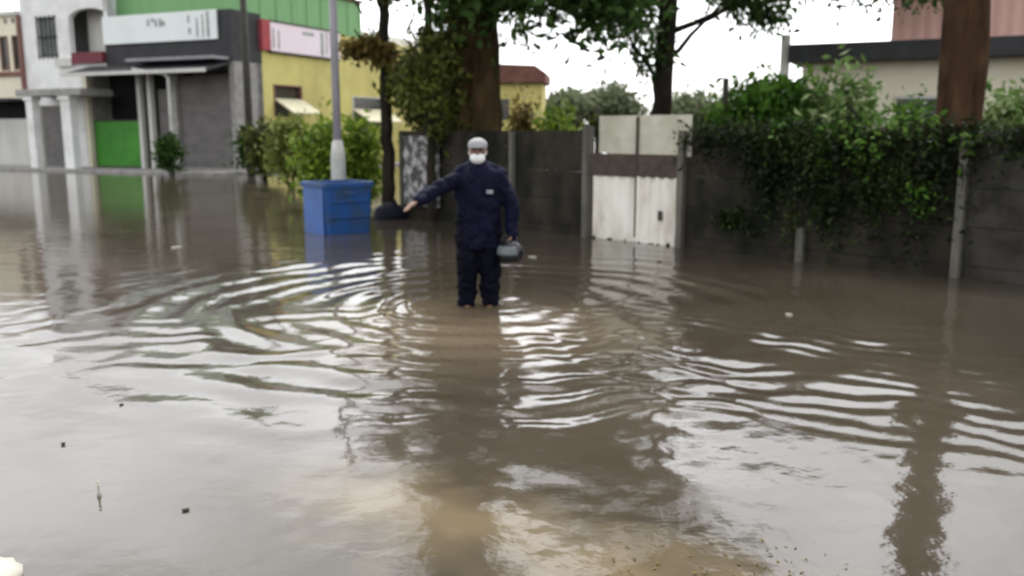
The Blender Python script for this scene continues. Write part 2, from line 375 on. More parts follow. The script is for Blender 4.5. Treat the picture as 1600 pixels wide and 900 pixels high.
def spaced(lo, a, b, hi, st, g=1.12):
    m = list(np.arange(a, b + 1e-6, st)); s, x, right = st, b, []
    while x < hi: s *= g; x = min(hi, x + s); right.append(x)
    s, x, left = st, a, []
    while x > lo: s *= g; x = max(lo, x - s); left.append(x)
    return np.array(left[::-1] + m + right)
def fbm_sines(X, Y, rng, lmin, lmax, n, amp_pow=1.0, ang=None, spread=math.pi):
    H = np.zeros_like(X)
    for i in range(n):
        lam = lmin * (lmax / lmin) ** rng.random()
        th = rng.uniform(-spread, spread) + (ang or 0)
        k = 2 * math.pi / lam
        H += (lam / lmax) ** amp_pow * np.sin(k * (X * math.cos(th) + Y * math.sin(th)) + rng.uniform(0, 6.28))
    return H / math.sqrt(n)
def build_water():
    xs = spaced(-150, -6.5, 7.0, 150, .032); ys = spaced(-60, 2.0, 14.0, 250, .032, 1.045)
    X, Y = np.meshgrid(xs, ys)
    rng = np.random.default_rng(11)
    def nz(l0, l1, n=9): return fbm_sines(X, Y, rng, l0, l1, n, .5)
    warp = .16 * nz(1.2, 3.5) + .05 * nz(.5, 1.0)
    H = np.zeros_like(X)
    dx, dy = X - PER.x, Y - PER.y
    r = np.sqrt(dx * dx + dy * dy)
    ang = np.arctan2(dy, dx)
    mod = np.clip(.75 + .55 * nz(1.5, 4.0), .1, 1.8)
    mod2 = np.clip(.6 + .7 * nz(.6, 2.2), 0, 1.8)
    env = np.clip((r - .25) / .5, 0, 1) * np.exp(-((r - 1.7) / 1.5) ** 2)
    H += .0074 * env * mod * np.sin(2 * math.pi * (r + warp * .5) / .43)
    env2 = np.exp(-((r - 2.9) / 1.3) ** 2)
    H += .0066 * env2 * mod2 * np.sin(2 * math.pi * (r + warp * .9) / .52 + 1.1)
    # the same rings thrown back by the garden wall
    q = Vector((PER.x, PER.y, 0)) - WL.o; dist = -q.dot(WL.ey)
    mir = Vector((PER.x, PER.y, 0)) + WL.ey * (2 * dist)
    rm = np.sqrt((X - mir.x) ** 2 + (Y - mir.y) ** 2) + warp
    env3 = np.exp(-((X - 1.9) / 1.9) ** 2 - ((Y - 6.2) / 1.6) ** 2)
    H += .0056 * env3 * np.clip(.6 + .8 * nz(.5, 1.8), 0, 1.8) * np.sin(2 * math.pi * rm / .27)
    # slow swell coming from the street on the left
    ph = -.34 * X + .94 * Y + 1.3 * warp
    env4 = np.exp(-((X + 2.2) / 2.2) ** 2 - ((Y - 6.8) / 1.6) ** 2)
    H += .0036 * env4 * np.clip(.5 + .9 * nz(.6, 2.0), 0, 1.9) * np.sin(2 * math.pi * ph / .42)
    # broken chop further out
    far = np.clip((Y - 6.5) / 5, 0, 1) * np.exp(-np.clip(Y - 16, 0, 99) / 14)
    leftm = .35 + .65 / (1 + np.exp((X - .5) / .8))
    H += .0026 * far * leftm * np.clip(.5 + .6 * nz(1.2, 4), 0, 1.6) * fbm_sines(X, Y, rng, .22, .9, 22, .8, math.pi / 2, 1.0)
    # gentle undulation everywhere near
    H += .0050 * np.exp(-np.clip(Y - 10, 0, 99) / 6) * np.clip((X + 3.2) / 2.4, .12, 1) * fbm_sines(X, Y, rng, .7, 2.2, 14, .9, math.pi / 2, 1.4)
    H += .0010 * np.exp(-np.clip(Y - 8, 0, 99) / 5) * np.clip((X + 2.6) / 2.4, .1, 1) * fbm_sines(X, Y, rng, .12, .35, 18, .8)
    # a rain drop ring
    dp = ground(155, 772); rd = np.sqrt((X - dp.x) ** 2 + (Y - dp.y) ** 2)
    H += .0012 * np.exp(-((rd - .05) / .06) ** 2) * np.cos(rd * 60)
    edge = np.clip(1 - (np.maximum(np.abs(X) - 30, 0) / 20), 0, 1) * np.clip((Y + 2) / 3, 0, 1)
    H *= edge
    ny, nx = X.shape
    v = np.stack([X, Y, H], -1).reshape(-1, 3).astype(np.float32)
    i = np.arange(ny * nx).reshape(ny, nx)
    f = np.stack([i[:-1, :-1], i[:-1, 1:], i[1:, 1:], i[1:, :-1]], -1).reshape(-1, 4).astype(np.int32)
    me = bpy.data.meshes.new('flood_water')
    me.vertices.add(len(v)); me.vertices.foreach_set('co', v.ravel())
    me.loops.add(f.size); me.loops.foreach_set('vertex_index', f.ravel())
    me.polygons.add(len(f)); me.polygons.foreach_set('loop_start', np.arange(0, f.size, 4, dtype=np.int32))
    me.polygons.foreach_set('use_smooth', np.ones(len(f), bool))
    me.update(calc_edges=True)
    o = bpy.data.objects.new('flood_water', me); COL.objects.link(o)
    m = bpy.data.materials.new('muddy_water'); m.use_nodes = True
    t = m.node_tree; bs = t.nodes['Principled BSDF']; N, K = t.nodes.new, t.links.new
    bs.inputs['Roughness'].default_value = .075; bs.inputs['IOR'].default_value = 1.44
    tc = N('ShaderNodeTexCoord')
    n1 = N('ShaderNodeTexNoise'); n1.inputs['Scale'].default_value = .55; n1.inputs['Detail'].default_value = 5
    K(tc.outputs['Object'], n1.inputs['Vector'])
    r1 = N('ShaderNodeValToRGB'); r1.color_ramp.elements[0].position = .35; r1.color_ramp.elements[1].position = .65
    r1.color_ramp.elements[0].color = (.042, .034, .024, 1); r1.color_ramp.elements[1].color = (.060, .050, .036, 1)
    K(n1.outputs[0], r1.inputs[0])
    # sandy sediment just below the surface: a wandering band
    a, b = ground(470, 738), ground(1010, 905); d = (b - a).normalized(); nn = Vector((-d.y, d.x, 0))
    def lin(vec, off):
        dot = N('ShaderNodeVectorMath'); dot.operation = 'DOT_PRODUCT'; dot.inputs[1].default_value = vec
        K(tc.outputs['Object'], dot.inputs[0])
        s = N('ShaderNodeMath'); s.operation = 'SUBTRACT'; s.inputs[1].default_value = off; K(dot.outputs['Value'], s.inputs[0]); return s.outputs[0]
    n2 = N('ShaderNodeTexNoise'); n2.inputs['Scale'].default_value = 2.6; n2.inputs['Detail'].default_value = 5; K(tc.outputs['Object'], n2.inputs['Vector'])
    across = N('ShaderNodeMath'); across.operation = 'ABSOLUTE'; K(lin(nn, nn.dot(a)), across.inputs[0])
    jit = N('ShaderNodeMath'); jit.operation = 'MULTIPLY_ADD'; jit.inputs[1].default_value = -.9; K(n2.outputs[0], jit.inputs[0]); K(across.outputs[0], jit.inputs[2])
    mr = N('ShaderNodeMapRange'); mr.inputs['From Min'].default_value = .05; mr.inputs['From Max'].default_value = -.45; K(jit.outputs[0], mr.inputs[0])
    al = N('ShaderNodeMapRange'); al.inputs['From Min'].default_value = -.25; al.inputs['From Max'].default_value = .5; K(lin(d, d.dot(a)), al.inputs[0])
    mm = N('ShaderNodeMath'); mm.operation = 'MULTIPLY'; K(mr.outputs[0], mm.inputs[0]); K(al.outputs[0], mm.inputs[1])
    mx = N('ShaderNodeMix'); mx.data_type = 'RGBA'; K(mm.outputs[0], mx.inputs['Factor']); K(r1.outputs[0], mx.inputs['A']); mx.inputs['B'].default_value = (.125, .098, .060, 1)
    # brown trunk reflection painted into the water colour in front of the wader
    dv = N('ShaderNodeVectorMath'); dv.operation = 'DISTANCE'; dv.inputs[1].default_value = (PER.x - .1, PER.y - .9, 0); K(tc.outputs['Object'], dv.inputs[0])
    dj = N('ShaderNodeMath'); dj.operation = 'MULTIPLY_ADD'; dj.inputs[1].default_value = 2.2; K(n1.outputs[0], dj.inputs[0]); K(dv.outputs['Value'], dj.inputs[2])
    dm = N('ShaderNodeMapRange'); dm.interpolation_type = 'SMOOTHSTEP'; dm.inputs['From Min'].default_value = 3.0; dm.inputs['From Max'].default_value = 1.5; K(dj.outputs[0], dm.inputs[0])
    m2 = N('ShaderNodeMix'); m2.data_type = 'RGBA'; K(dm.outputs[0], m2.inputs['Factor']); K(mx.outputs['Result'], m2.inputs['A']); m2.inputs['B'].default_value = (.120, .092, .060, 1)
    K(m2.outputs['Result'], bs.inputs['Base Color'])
    n3 = N('ShaderNodeTexNoise'); n3.inputs['Scale'].default_value = 7; n3.inputs['Detail'].default_value = 3; K(tc.outputs['Object'], n3.inputs['Vector'])
    bp = N('ShaderNodeBump'); bp.inputs['Strength'].default_value = .12; bp.inputs['Distance'].default_value = .02
    K(n3.outputs[0], bp.inputs['Height']); K(bp.outputs[0], bs.inputs['Normal'])
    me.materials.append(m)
    tag(o, kind='structure')
build_water()

# ------------------------------------------------------------------ row of shops on the left
def pt(px, py, yl=0.0): return SH.front(px, py, yl)
rz = R(-24)
X1 = pt(176, 200)[0]; XG = pt(137, 200)[0]; X2 = pt(47, 200)[0]
# pavement in front of the shops (flooded, only its kerb is clear of the water)
pv = B(X2 - 12, .5, -2.0, 0.1, -.3, .10).box(.5, 1.6, -.6, 20, -.3, .10).build('pavement', M['concrete'], None, False, .02)
pv.location = SH.o; pv.rotation_euler = (0, 0, rz); tag(pv, kind='structure')

# corner shop
shop = thing('corner_shop', 'dark fronted corner shop with a black canopy and grey roller shutter', 'shop', SH.o, rz)
ZC = pt(300, 110, -1.3)[1]                     # canopy
ZF0, ZF1 = pt(300, 97)[1], pt(372, 13)[1]      # fascia
xg0, xg1 = pt(142, 200)[0], pt(214, 200)[0]
xs0, xs1 = pt(278, 200)[0], -.25
SD = 1.7
wl = B(xs1, 0, 0, SD, 0, ZF0).box(xs0 - .35, xs0, 0, .5, 0, ZF0).box(XG, 0, SD - .3, SD, 0, ZF0).box(XG, XG + .2, .3, SD - .3, 0, ZF0)
wl.build('wall', M['concrete'], shop)
B(X1, .02, -.06, SD, ZF0, ZF1).build('fascia', M['dark'], shop)
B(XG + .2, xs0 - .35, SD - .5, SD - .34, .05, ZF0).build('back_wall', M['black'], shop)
sh = MB()
k, z = 0, .18
while z < ZC - .1:
    sh.box(xs0, xs1, .16 + .012 * (k % 2), .22, z, z + .085); z += .088; k += 1
sh.build('roller_shutter', M['shutter'], shop)
B(xs0, xs1, .12, .5, 0, .17).build('door_step', M['concrete'], shop)
can = MB().prism([(-1.45, ZC - .05), (-1.45, ZC + .05), (-.07, ZC + .42), (-.07, ZC + .30)], X1 - 1.0, -.15, 'x')
can.build('canopy', M['dark'], shop)
B(X1 - 1.05, -.1, -1.56, -1.45, ZC - .08, ZC + .06).build('canopy_edge', M['offwhite'], shop)
B(xs0 - 1.6, -.12, -1.0, -.07, ZF0 + .02, ZF0 + .14).build('canopy_rail', M['greymetal'], shop)
gg = thing('green_gate', 'bright green half-height gate across the dark shop opening', 'gate', SH.w((xg0 + xg1) / 2, .2, .1), rz)
hw = (xg1 - xg0) / 2; zg = pt(175, 188)[1] - .1
MB().corr(-hw + .05, hw - .05, .05, zg - .04, 0, .02, .2).build('panel', M['greengate'], gg)
B(-hw, hw, -.03, .03, zg - .04, zg + .03).box(-hw, hw, -.03, .03, 0, .05).box(-hw, -hw + .05, -.03, .03, .05, zg - .04).box(hw - .05, hw, -.03, .03, .05, zg - .04).build('frame', M['darkpole'], gg)
for px in (139, 221, 237):
    x = pt(px, 200)[0]
    B(x - .09, x + .09, -.05, .2, 0, ZC + .1).build('column', M['offwhite'] if px > 150 else M['cream'], shop, False, .01)
x0, x1 = pt(243, 200)[0], pt(262, 200)[0]
B(x0, x1, .25, .32, .1, ZC - .6).build('side_door', M['shutter'], shop)
xp = pt(268, 200, -1.35)[0]
post = MB().tube([(xp, -1.35, -.2), (xp, -1.35, 1.2), (xp, -1.35, ZC - .25), (xp - .12, -1.38, ZC - .12)], .07, 8)
post.tube([(xp - .1, -1.38, ZC - .12), (pt(206, 103, -1.5)[0], -1.5, ZC + .12)], .045, 8)
post.build('canopy_post', M['palemetal'], shop, True)
bn = thing('shop_banner', 'long white banner with small grey lettering above the dark shop', 'sign', SH.w(0, -.1), rz)
bx0, bx1 = X1 + .03, pt(340, 40, -.1)[0]; bz0, bz1 = pt(260, 65, -.1)[1], pt(260, 20, -.1)[1]
B(bx0, bx1, -.06, 0, bz0, bz1).build('board', M['banner'], bn)
mk = MB()
for px, a, b in ((233, 29, 39), (240, 27, 33), (245, 29, 40), (252, 27, 40), (257, 31, 39)):
    x = pt(px, 30, -.1)[0]; mk.box(x - .07, x + .06, -.075, -.062, pt(px, b + 2, -.1)[1], pt(px, a + 2, -.1)[1])
mk.build('lettering', M['print_'], bn)
for px, w_, a, b in ((296, 4, 24, 36), (297, 5, 44, 54), (309, 3, 28, 58), (318, 3, 22, 58), (326, 5, 18, 58)):
    x = pt(px, 30, -.1)[0]; B(x - w_ * .013, x + w_ * .013, -.075, -.062, pt(px, b, -.1)[1], pt(px, a, -.1)[1]).build('printed_stripe', M['print_'], bn)

# white shophouse
wh = thing('white_shophouse', 'white two-storey shophouse with an arched balcony and a columned porch', 'house', SH.w(X1, 0), rz)
W = X2 - X1                                     # negative: runs to the left
def wp(px, py, yl=0.0):
    a = pt(px, py, yl); return a[0] - X1, a[1]
ZT = pt(110, -45)[1]
ax0, ax1 = wp(108, 50)[0], wp(170, 50)[0]; az0, azs, azt = wp(140, 82)[1], wp(140, 28)[1], wp(140, 12)[1]
gx0, gx1 = wp(60, 60)[0], wp(88, 60)[0]; gz0, gz1 = wp(70, 88)[1], wp(70, 28)[1]
zl = wp(140, 108)[1]
fw = MB()
fw.box(W, gx0, 0, .25, zl, ZT).box(gx0, gx1, 0, .25, zl, gz0).box(gx0, gx1, 0, .25, gz1, ZT).box(gx1, ax0, 0, .25, zl, ZT).box(ax1, -.03, 0, .25, zl, ZT).box(ax0, ax1, 0, .25, zl, az0)
arc = [(ax0, ZT)] + [(ax0 + (ax1 - ax0) * (1 - math.cos(t * math.pi / 12)) / 2, azs + (azt - azs) * math.sin(t * math.pi / 12)) for t in range(13)] + [(ax1, ZT)]
fw.prism(arc, 0, .25)
fw.box(W, -.03, 4.0, 4.2, zl, ZT).box(W, W + .2, .25, 4, zl, ZT).box(-.23, -.03, .25, 4, zl, ZT)
fw.box(W, wp(64, 200)[0], 0, .25, 0, zl).box(wp(97, 200)[0], wp(134, 200)[0], 0, .25, 0, zl).box(wp(64, 200)[0], wp(97, 200)[0], 0, .25, wp(80, 165)[1], zl).box(W + .2, -.23, .25, 4, zl, zl + .1)
fw.build('wall', M['white'], wh)
B(W, -.03, .25, 4, ZT - .1, ZT - .002).build('roof', M['concrete'], wh)
B(ax0, ax1, 1.0, 1.1, az0, ZT - .11).build('balcony_back', M['offwhite'], wh)
B(wp(118, 90)[0], wp(166, 90)[0], -.22, -.02, wp(140, 99)[1], wp(140, 82)[1]).build('balcony_front', M['maroon'], wh)
B(wp(92, 100)[0], wp(118, 100)[0] - .02, -.2, -.02, wp(100, 104)[1], wp(100, 92)[1]).build('ledge', M['offwhite'], wh)
gr = MB()
for i in range(5):
    x = gx0 + (gx1 - gx0) * i / 4; gr.box(x - .025, x + .025, -.06, -.03, gz0 - .12, gz1 + .1)
for z in (gz0, (gz0 + gz1) / 2, gz1): gr.box(gx0 - .06, gx1 + .06, -.03, -.005, z - .03, z + .03)
wn = B(gx0, gx1, .1, .13, gz0, gz1).build('window', M['visor'], wh)
gr.build('grille', M['darkpole'], wn)
B(wp(66, 200)[0], wp(96, 200)[0], .08, .14, .05, wp(80, 167)[1]).build('door', M['shutter'], wh)
zp = wp(80, 150, -1.4)[1]
B(wp(27, 145, -1.6)[0], wp(128, 145, -1.6)[0], -1.7, -.01, zp, zp + .28).build('porch_roof', M['concrete'], wh, False, .02)
for px in (53, 109):
    x = wp(px, 200, -1.45)[0]; hwid = .20 if px < 60 else .27
    B(x - hwid, x + hwid, -1.6, -1.25, -.25, zp - .18).box(x - hwid - .07, x + hwid + .07, -1.66, -1.19, zp - .18, zp - .002).build('porch_column', M['white'], wh, False, .012)

# leftmost house
lh = thing('cream_house', 'cream house with brown framed windows at the left end of the row', 'house', SH.w(X2, 0), rz)
def lp(px, py, yl=0.0):
    a = pt(px, py, yl); return a[0] - X2, a[1]
LW = -11.0
zr = lp(20, 24)[1]; zs = lp(20, 158)[1]
wx = [lp(p, 80)[0] for p in (2, 12, 22, 34)]; wz0, wz1 = lp(20, 107)[1], lp(20, 58)[1]
B(LW, -.03, 0, .25, zs, wz0).box(LW, wx[0], 0, .25, wz0, wz1).box(wx[1], wx[2], 0, .25, wz0, wz1).box(wx[3], -.03, 0, .25, wz0, wz1).box(LW, -.03, 0, .25, wz1, zr)\
    .box(LW, LW + .2, .25, 9, 0, zr).box(-.23, -.03, .25, 9, 0, zr).box(LW, -.03, 9, 9.2, 0, zr).build('wall', M['cream'], lh)
B(LW - .2, 0, -.15, 9.3, zr, zr + .18).build('roof', M['offwhite'], lh)
B(-.14, .06, -.12, -.005, zs, zr - .01).build('corner_trim', M['redbrown'], lh)
for a, b in ((0, 1), (2, 3)):
    f = B(wx[a], wx[b], .08, .12, wz0, wz1).build('window', M['pane'], lh)
    B(wx[a] - .07, wx[a], -.03, .12, wz0 - .07, wz1 + .07).box(wx[b], wx[b] + .07, -.03, .12, wz0 - .07, wz1 + .07).box(wx[a], wx[b], -.03, .12, wz1, wz1 + .07).box(wx[a], wx[b], -.03, .12, wz0 - .07, wz0).build('frame', M['redbrown'], f)
B(LW, -.16, -.12, -.01, lp(20, 119)[1], lp(20, 112)[1]).build('ledge', M['redbrown'], lh)
vz = lp(20, 36)[1]
for p in (8, 20, 31): x = lp(p, 30)[0]; B(x - .08, x + .08, -.02, -.004, vz, vz + .22).build('vent', M['pane'], lh)
B(LW, -.03, -.9, -.01, zs - .02, zs + .10).build('awning', M['dark'], lh)
B(LW, -.24, .6, .7, lp(20, 186)[1], zs - .04).build('awning_shade_strip', M['black'], lh)  # black strip painted in for the shade under the awning
sh = MB(); z, k = .05, 0
while z < lp(20, 186)[1]:
    sh.box(LW, -.24, .25 + .012 * (k % 2), .31, z, z + .10); z += .103; k += 1
sh.build('roller_shutter', M['offwhite'], lh)

# yellow house with green upper floor, along the side street
yh = thing('yellow_house', 'yellow walled house with a green upper floor on the side street', 'house', SH.w(0, SD), rz)
def yp(px, py, xl=0.0):
    a = SH.side(px, py, xl); return a[0] - SD, a[1]
zy = yp(400, 33)[1]; YD = 19.0
wins = [(428, 470, 134, 182), (551, 602, 152, 196)]
wl = MB(); y = 0.002
for (p0, p1, q0, q1) in wins:
    a, b = yp(p0, q0)[0], yp(p1, q0)[0]; zt, zb = yp(p0, q0)[1], yp(p0, q1)[1]
    wl.box(-.3, 0, y, a, 0, zy).box(-.3, 0, a, b, 0, zb).box(-.3, 0, a, b, zt, zy); y = b
wl.box(-.3, 0, y, YD, 0, zy).box(-7.5, -.3, YD - .3, YD, 0, zy).box(-7.5, -7.2, .002, YD - .3, 0, zy)
wl.build('wall', M['yellow'], yh)
yg1 = yp(566, 20)[0]
zu = 7.7
MB().box(-7.0, -.08, -1.0, yg1, zy + .02, zu).build('upper_wall', M['green'], yh)
B(-7.1, .05, -1.1, yg1 + .1, zu, zu + .12).build('roof', M['tile'], yh)
B(-6.0, -.4, yg1 + .1, YD - 2, zy + .02, zu - 1.2).build('rear_upper_wall', M['white'], yh)
for i in range(9):
    y = -.9 + (yg1 + .8) * i / 8; B(-.08, -.045, y - .03, y + .03, zy + .02, zu).build('batten', M['green'], yh)
for n_, (p0, p1, q0, q1) in enumerate(wins):
    a, b = yp(p0, q0)[0], yp(p1, q0)[0]; zt, zb = yp(p0, q0)[1], yp(p0, q1)[1]
    f = B(-.18, -.14, a + .04, b - .04, zb, zt).build('window', M['pane'], yh)
    B(-.2, .03, a - .05, a + .04, zb, zt + .06).box(-.2, .03, b - .04, b + .05, zb, zt + .06).box(-.2, .03, a + .04, b - .04, zt, zt + .06).build('frame', M['redbrown'] if n_ == 0 else M['offwhite'], f)
    zm = zt - (zt - zb) * .42
    aw = MB().prism([(.01, zm + .02), (.01, zm - .04), (.95, zm - .62), (.95, zm - .56)], a + .0, b + .1, 'y')
    # prism along y expects (x, z) pairs
    aw.build('awning', M['awning'], yh)
    MB().prism([(.01, zm - .05), (.01, zm - .60), (.93, zm - .66), (.93, zm - .63)], a + .02, a + .05, 'y').build('awning_cheek', M['brown'] if 'brown' in M else M['darkpole'], yh)
sg = thing('house_sign', 'pink and white signboard with a red end on the yellow wall', 'sign', SH.w(.06, SD), rz)
a, b = yp(417, 50)[0], yp(526, 50)[0]; z0, z1 = yp(417, 79)[1], yp(417, 34)[1]
B(0, .1, a, b, z0, z1).build('board', M['pinkbanner'], sg)
B(-.05, .14, a - .55, a - .02, z0, z1 + .05).build('end_panel', M['printred'], sg)
B(-.04, .12, a, b, z1, z1 + .07).build('frame_rail', M['darkpole'], sg); B(-.04, .12, a, b, z0 - .07, z0).build('frame_rail', M['darkpole'], sg)
for f0, f1, h0, h1 in ((.03, .05, .1, .8), (.10, .12, .1, .75), (.70, .74, .05, .9), (.78, .80, .1, .95), (.84, .86, .4, .95), (.90, .95, .1, .5), (.44, .60, .72, .84)):
    B(.1, .112, a + (b - a) * f0, a + (b - a) * f1, z0 + (z1 - z0) * h0, z0 + (z1 - z0) * h1).build('printed_stripe', M['print_'], sg)

# distant yellow house with a red brown roof, behind the garden wall
o = at(821, 205, 44); fh = thing('far_house', 'small yellow house with a red-brown roof behind the big tree', 'house', (o.x, 44, 0), R(-6))
B(-2.6, .8, 0, 3, 0, 3.9).build('wall', M['yellow'], fh)
MB().prism([(-3.0, 3.95), (1.0, 3.95), (1.0, 4.4), (.5, 4.75), (-3.0, 4.9)], -.4, 3.3).build('roof', M['tile'], fh)
B(-1.6, -.8, -.04, .05, 2.2, 3.2).build('window', M['pane'], fh)

# ------------------------------------------------------------------ house on the right behind the wall
RB0 = at(1244, 205, 22); RB = Frame(RB0, R(-26))
rh = thing('cream_bungalow', 'cream walled building with a dark eaves band and pink sheet upper storey', 'house', RB.o, R(-26))
zb0, zb1 = RB.front(1260, 98)[1], RB.front(1260, 70)[1]
ux = RB.front(1392, 60, .9)[0]
B(0, 17, .45, .7, 0, zb0).box(0, .25, .7, 10, 0, zb0).box(16.7, 17, .7, 10, 0, zb0).build('wall', M['cream'], rh)
B(-.25, 17.4, -.25, 10.2, zb0 + .002, zb1).build('eaves_band', M['dark'], rh, False, .02)
MB().corr(ux, 17, zb1 + .002, 5.5, .9, .03, .28).build('upper_sheet', M['pink'], rh)
B(ux, 17, 1.0, 9, zb1 + .002, 5.4).build('upper_storey', M['redbrown'], rh)
B(ux - .3, 17.3, .6, 9.4, 5.51, 5.65).build('roof', M['tile'], rh)
B(-.45, -.26, -.1, .12, 0, zb1 + .25).build('corner_post', M['offwhite'], rh)
for x in (2.2, 10.5):
    f = B(x, x + 1.5, .40, .46, 1.1, 2.4).build('window', M['pane'], rh); B(x - .07, x + 1.57, .37, .40, 1.03, 1.1).build('sill', M['offwhite'], f); B(x - .07, x + 1.57, .37, .40, 2.4, 2.47).build('head_trim', M['offwhite'], f)

# ------------------------------------------------------------------ garden wall, gate, ivy
def ws(px, py=300, yl=0.0): return WL.front(px, py, yl)[0]
HWALL = 1.66
sg0, sg1 = ws(924), ws(1059)
sl = ws(622); sr = 7.5
def wall_run(name, label, x0, x1, posts, m, seed):
    t = thing(name, label, 'wall', WL.o, WA)
    rs = random.Random(seed)
    z, k = -.3, 0
    for zt in (.14, .58, 1.02, 1.40, HWALL):
        mb = MB(); dy = rs.uniform(-.008, .008)
        mb.box(x0, x1, .04 + dy, .12 + dy, z + .003, zt - .003); z = zt; k += 1
        mb.build('slab', m, t, False, .006)
    for x, h, w_ in posts:
        B(x - w_, x + w_, -.05, .15, -.3, h).build('post', M['pale_conc'], t, False, .01)
    return t
pl, pr = ws(915), ws(1064)
wall_run('concrete_wall', 'dark slab wall running behind the person to the left of the gate', sl, pl - .05, [(pl, 1.72, .045), (ws(800), HWALL - .02, .035), (ws(679, 340) - .0, .38, .03)], M['wallc'], 3)
wall_run('concrete_wall', 'dark mossy slab wall to the right of the white gate under ivy', pr + .05, ws(1506), [(pr, 1.66, .05), (ws(1250, 390), .42, .05)], M['wallc'], 5)
wall_run('concrete_wall', 'plain grey slab wall at the right edge past the pale post', ws(1512), sr, [(ws(1500, 330), 1.62, .045), (ws(1500, 330) + 2.4, 1.62, .045)], M['wallr'], 7)
gt = thing('metal_gate', 'rusty white metal double gate with corrugated sheets in the wall', 'gate', WL.o, WA)
gm = ws(993)
zt = WL.front(1000, 180)[1]; zm1 = WL.front(1000, 241)[1]; zm0 = WL.front(1000, 276)[1]
def rag(x): return -.01 + .05 * math.sin(x * 9.3) * math.sin(x * 31) + .025 * math.sin(x * 71)
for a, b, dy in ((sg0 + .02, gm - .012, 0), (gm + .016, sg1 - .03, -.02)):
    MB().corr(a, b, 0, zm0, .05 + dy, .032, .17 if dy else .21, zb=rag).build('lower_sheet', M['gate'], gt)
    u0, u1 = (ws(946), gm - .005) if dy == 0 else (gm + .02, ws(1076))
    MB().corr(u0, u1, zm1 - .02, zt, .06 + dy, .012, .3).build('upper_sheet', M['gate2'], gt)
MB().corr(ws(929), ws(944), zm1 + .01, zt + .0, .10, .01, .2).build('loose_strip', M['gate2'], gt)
B(sg0 - .03, sg1 + .03, .0, .045, zm0 - .01, zm1 + .0).build('rail', M['rust'], gt, False, .006)
B(sg0, sg1, .09, .12, .5, .56).build('rail', M['rust'], gt); B(sg0, sg1, .085, .12, -.25, .16).build('gap_blocker', M['rust'], gt)  # low dark board added to block the bright sky under the sheets
B(gm - .012, gm + .014, -.01, .10, .08, zt - .02).build('centre_stile', M['rust'], gt)
B(ws(1030) - .06, ws(1030) + .05, .0, .02, .36, .50).build('latch_plate', M['rust'], gt)
# weedy post by the gate
o = WL.w(ws(914), .3); gp = thing('gate_post', 'leaf-covered dark post standing beside the gate', 'post', o, WA)
MB().tube([(0, 0, -.2), (.01, 0, 1), (-.01, 0, 2.0)], [.07, .06, .05], 8, .1).build('shaft', M['darkpole'], gp)
leaves('foliage', [((0, 0, 1.8), (.07, .07, .3))], 260, .04, G['olive'], gp, 5, .06)

iv = thing('ivy', 'dark ivy spilling over the wall top between the two right posts', 'climber', WL.o, WA)
x0, x1 = ws(1190), ws(1508)
xa, xb = ws(1085), ws(1640)
bl = []
rs = random.Random(8)
for i in range(26):
    x = x0 + (x1 - x0) * rs.random() ; f = (x - x0) / (x1 - x0)
    lowest = .62 if .15 < f < .62 else (1.0 if f >= .62 else 1.25)
    z = rs.uniform(lowest, 1.72); bl.append(((x, -.02, z), (rs.uniform(.12, .3), .10, rs.uniform(.1, .24))))
for i in range(20): bl.append(((xa + (xb - xa) * i / 19, .1, 1.64), (.25, .22, .08 if i % 3 else .13)))
for i in range(16):
    x = x0 + (x1 - x0) * (i + rs.random()) / 16; bl.append(((x, -.05, rs.uniform(.75, 1.2)), (.05, .05, rs.uniform(.2, .42))))
leaves('foliage', bl, 15000, .040, G['ivy'], iv, 9, .085, droop=.36)
leaves('fresh_foliage', [((x0 + (x1 - x0) * i / 9, .08, rs.uniform(1.5, 1.75)), (.22, .2, .1)) for i in range(10)] + [((rs.uniform(x0, x1), -.1, rs.uniform(.9, 1.5)), (.14, .05, .15)) for i in range(7)], 1100, .045, G['mid'], iv, 10, .09, droop=.2)
mb = MB()
for i in range(12):
    x = rs.uniform(x0, x1); limb(mb, (x, -.04, 1.7), (x + rs.uniform(-.3, .3), -.05, rs.uniform(.5, 1.1)), .012, .005, 6, .2)
mb.build('vine_stem', M['darkbark'], iv)
wd = thing('wall_weed', 'small weed clump growing on the wall just right of the gate', 'plant', WL.w(ws(1150, 345), -.03, .42), WA)
leaves('foliage', [((0, 0, 0), (.22, .08, .16)), ((.18, 0, -.1), (.15, .06, .08))], 420, .04, G['ivy'], wd, 3, .06)

# mottled board fixed on the wall behind the pointing arm
bd = thing('poster_board', 'grey board with pale mottled markings on the wall behind the pointing hand', 'board', WL.o, WA)
B(ws(630, 270, -.05), ws(682, 270, -.05), -.05, .02, .25, 1.56).build('panel', M['poster'], bd)
B(ws(626, 270, -.06), ws(630, 270, -.06), -.07, .02, .1, 1.6).build('frame', M['darkpole'], bd)

# ------------------------------------------------------------------ poles
o = at(393, 270, 33.5); o.z = 0
dp = thing('utility_pole', 'thin dark pole standing at the corner by the yellow wall', 'pole', o)
MB().tube([(0, 0, -.3), (0, 0, 3), (.02, 0, 8.5)], [.15, .14, .11], 10).build('shaft', M['darkpole'], dp, True)
B(-.5, .5, -.06, .06, 7.9, 8.02).build('crossarm', M['darkpole'], dp)
o = at(531, 330, 15.4); o.z = 0
lp_ = thing('steel_pole', 'tall grey steel pole rising behind the blue tub', 'pole', o)
MB().tube([(0, 0, -.3), (0, 0, 3), (.0, 0, 4.7)], [.072, .068, .062], 12).build('shaft', M['greymetal'], lp_, True)
MB().tube([(0, 0, -.3), (0, 0, 1.25), (0, 0, 1.5)], [.135, .125, .08], 12).build('base_sleeve', M['palemetal'], lp_, True)
p0, p1 = at(536, -30, 15.4), at(650, 75, 24)
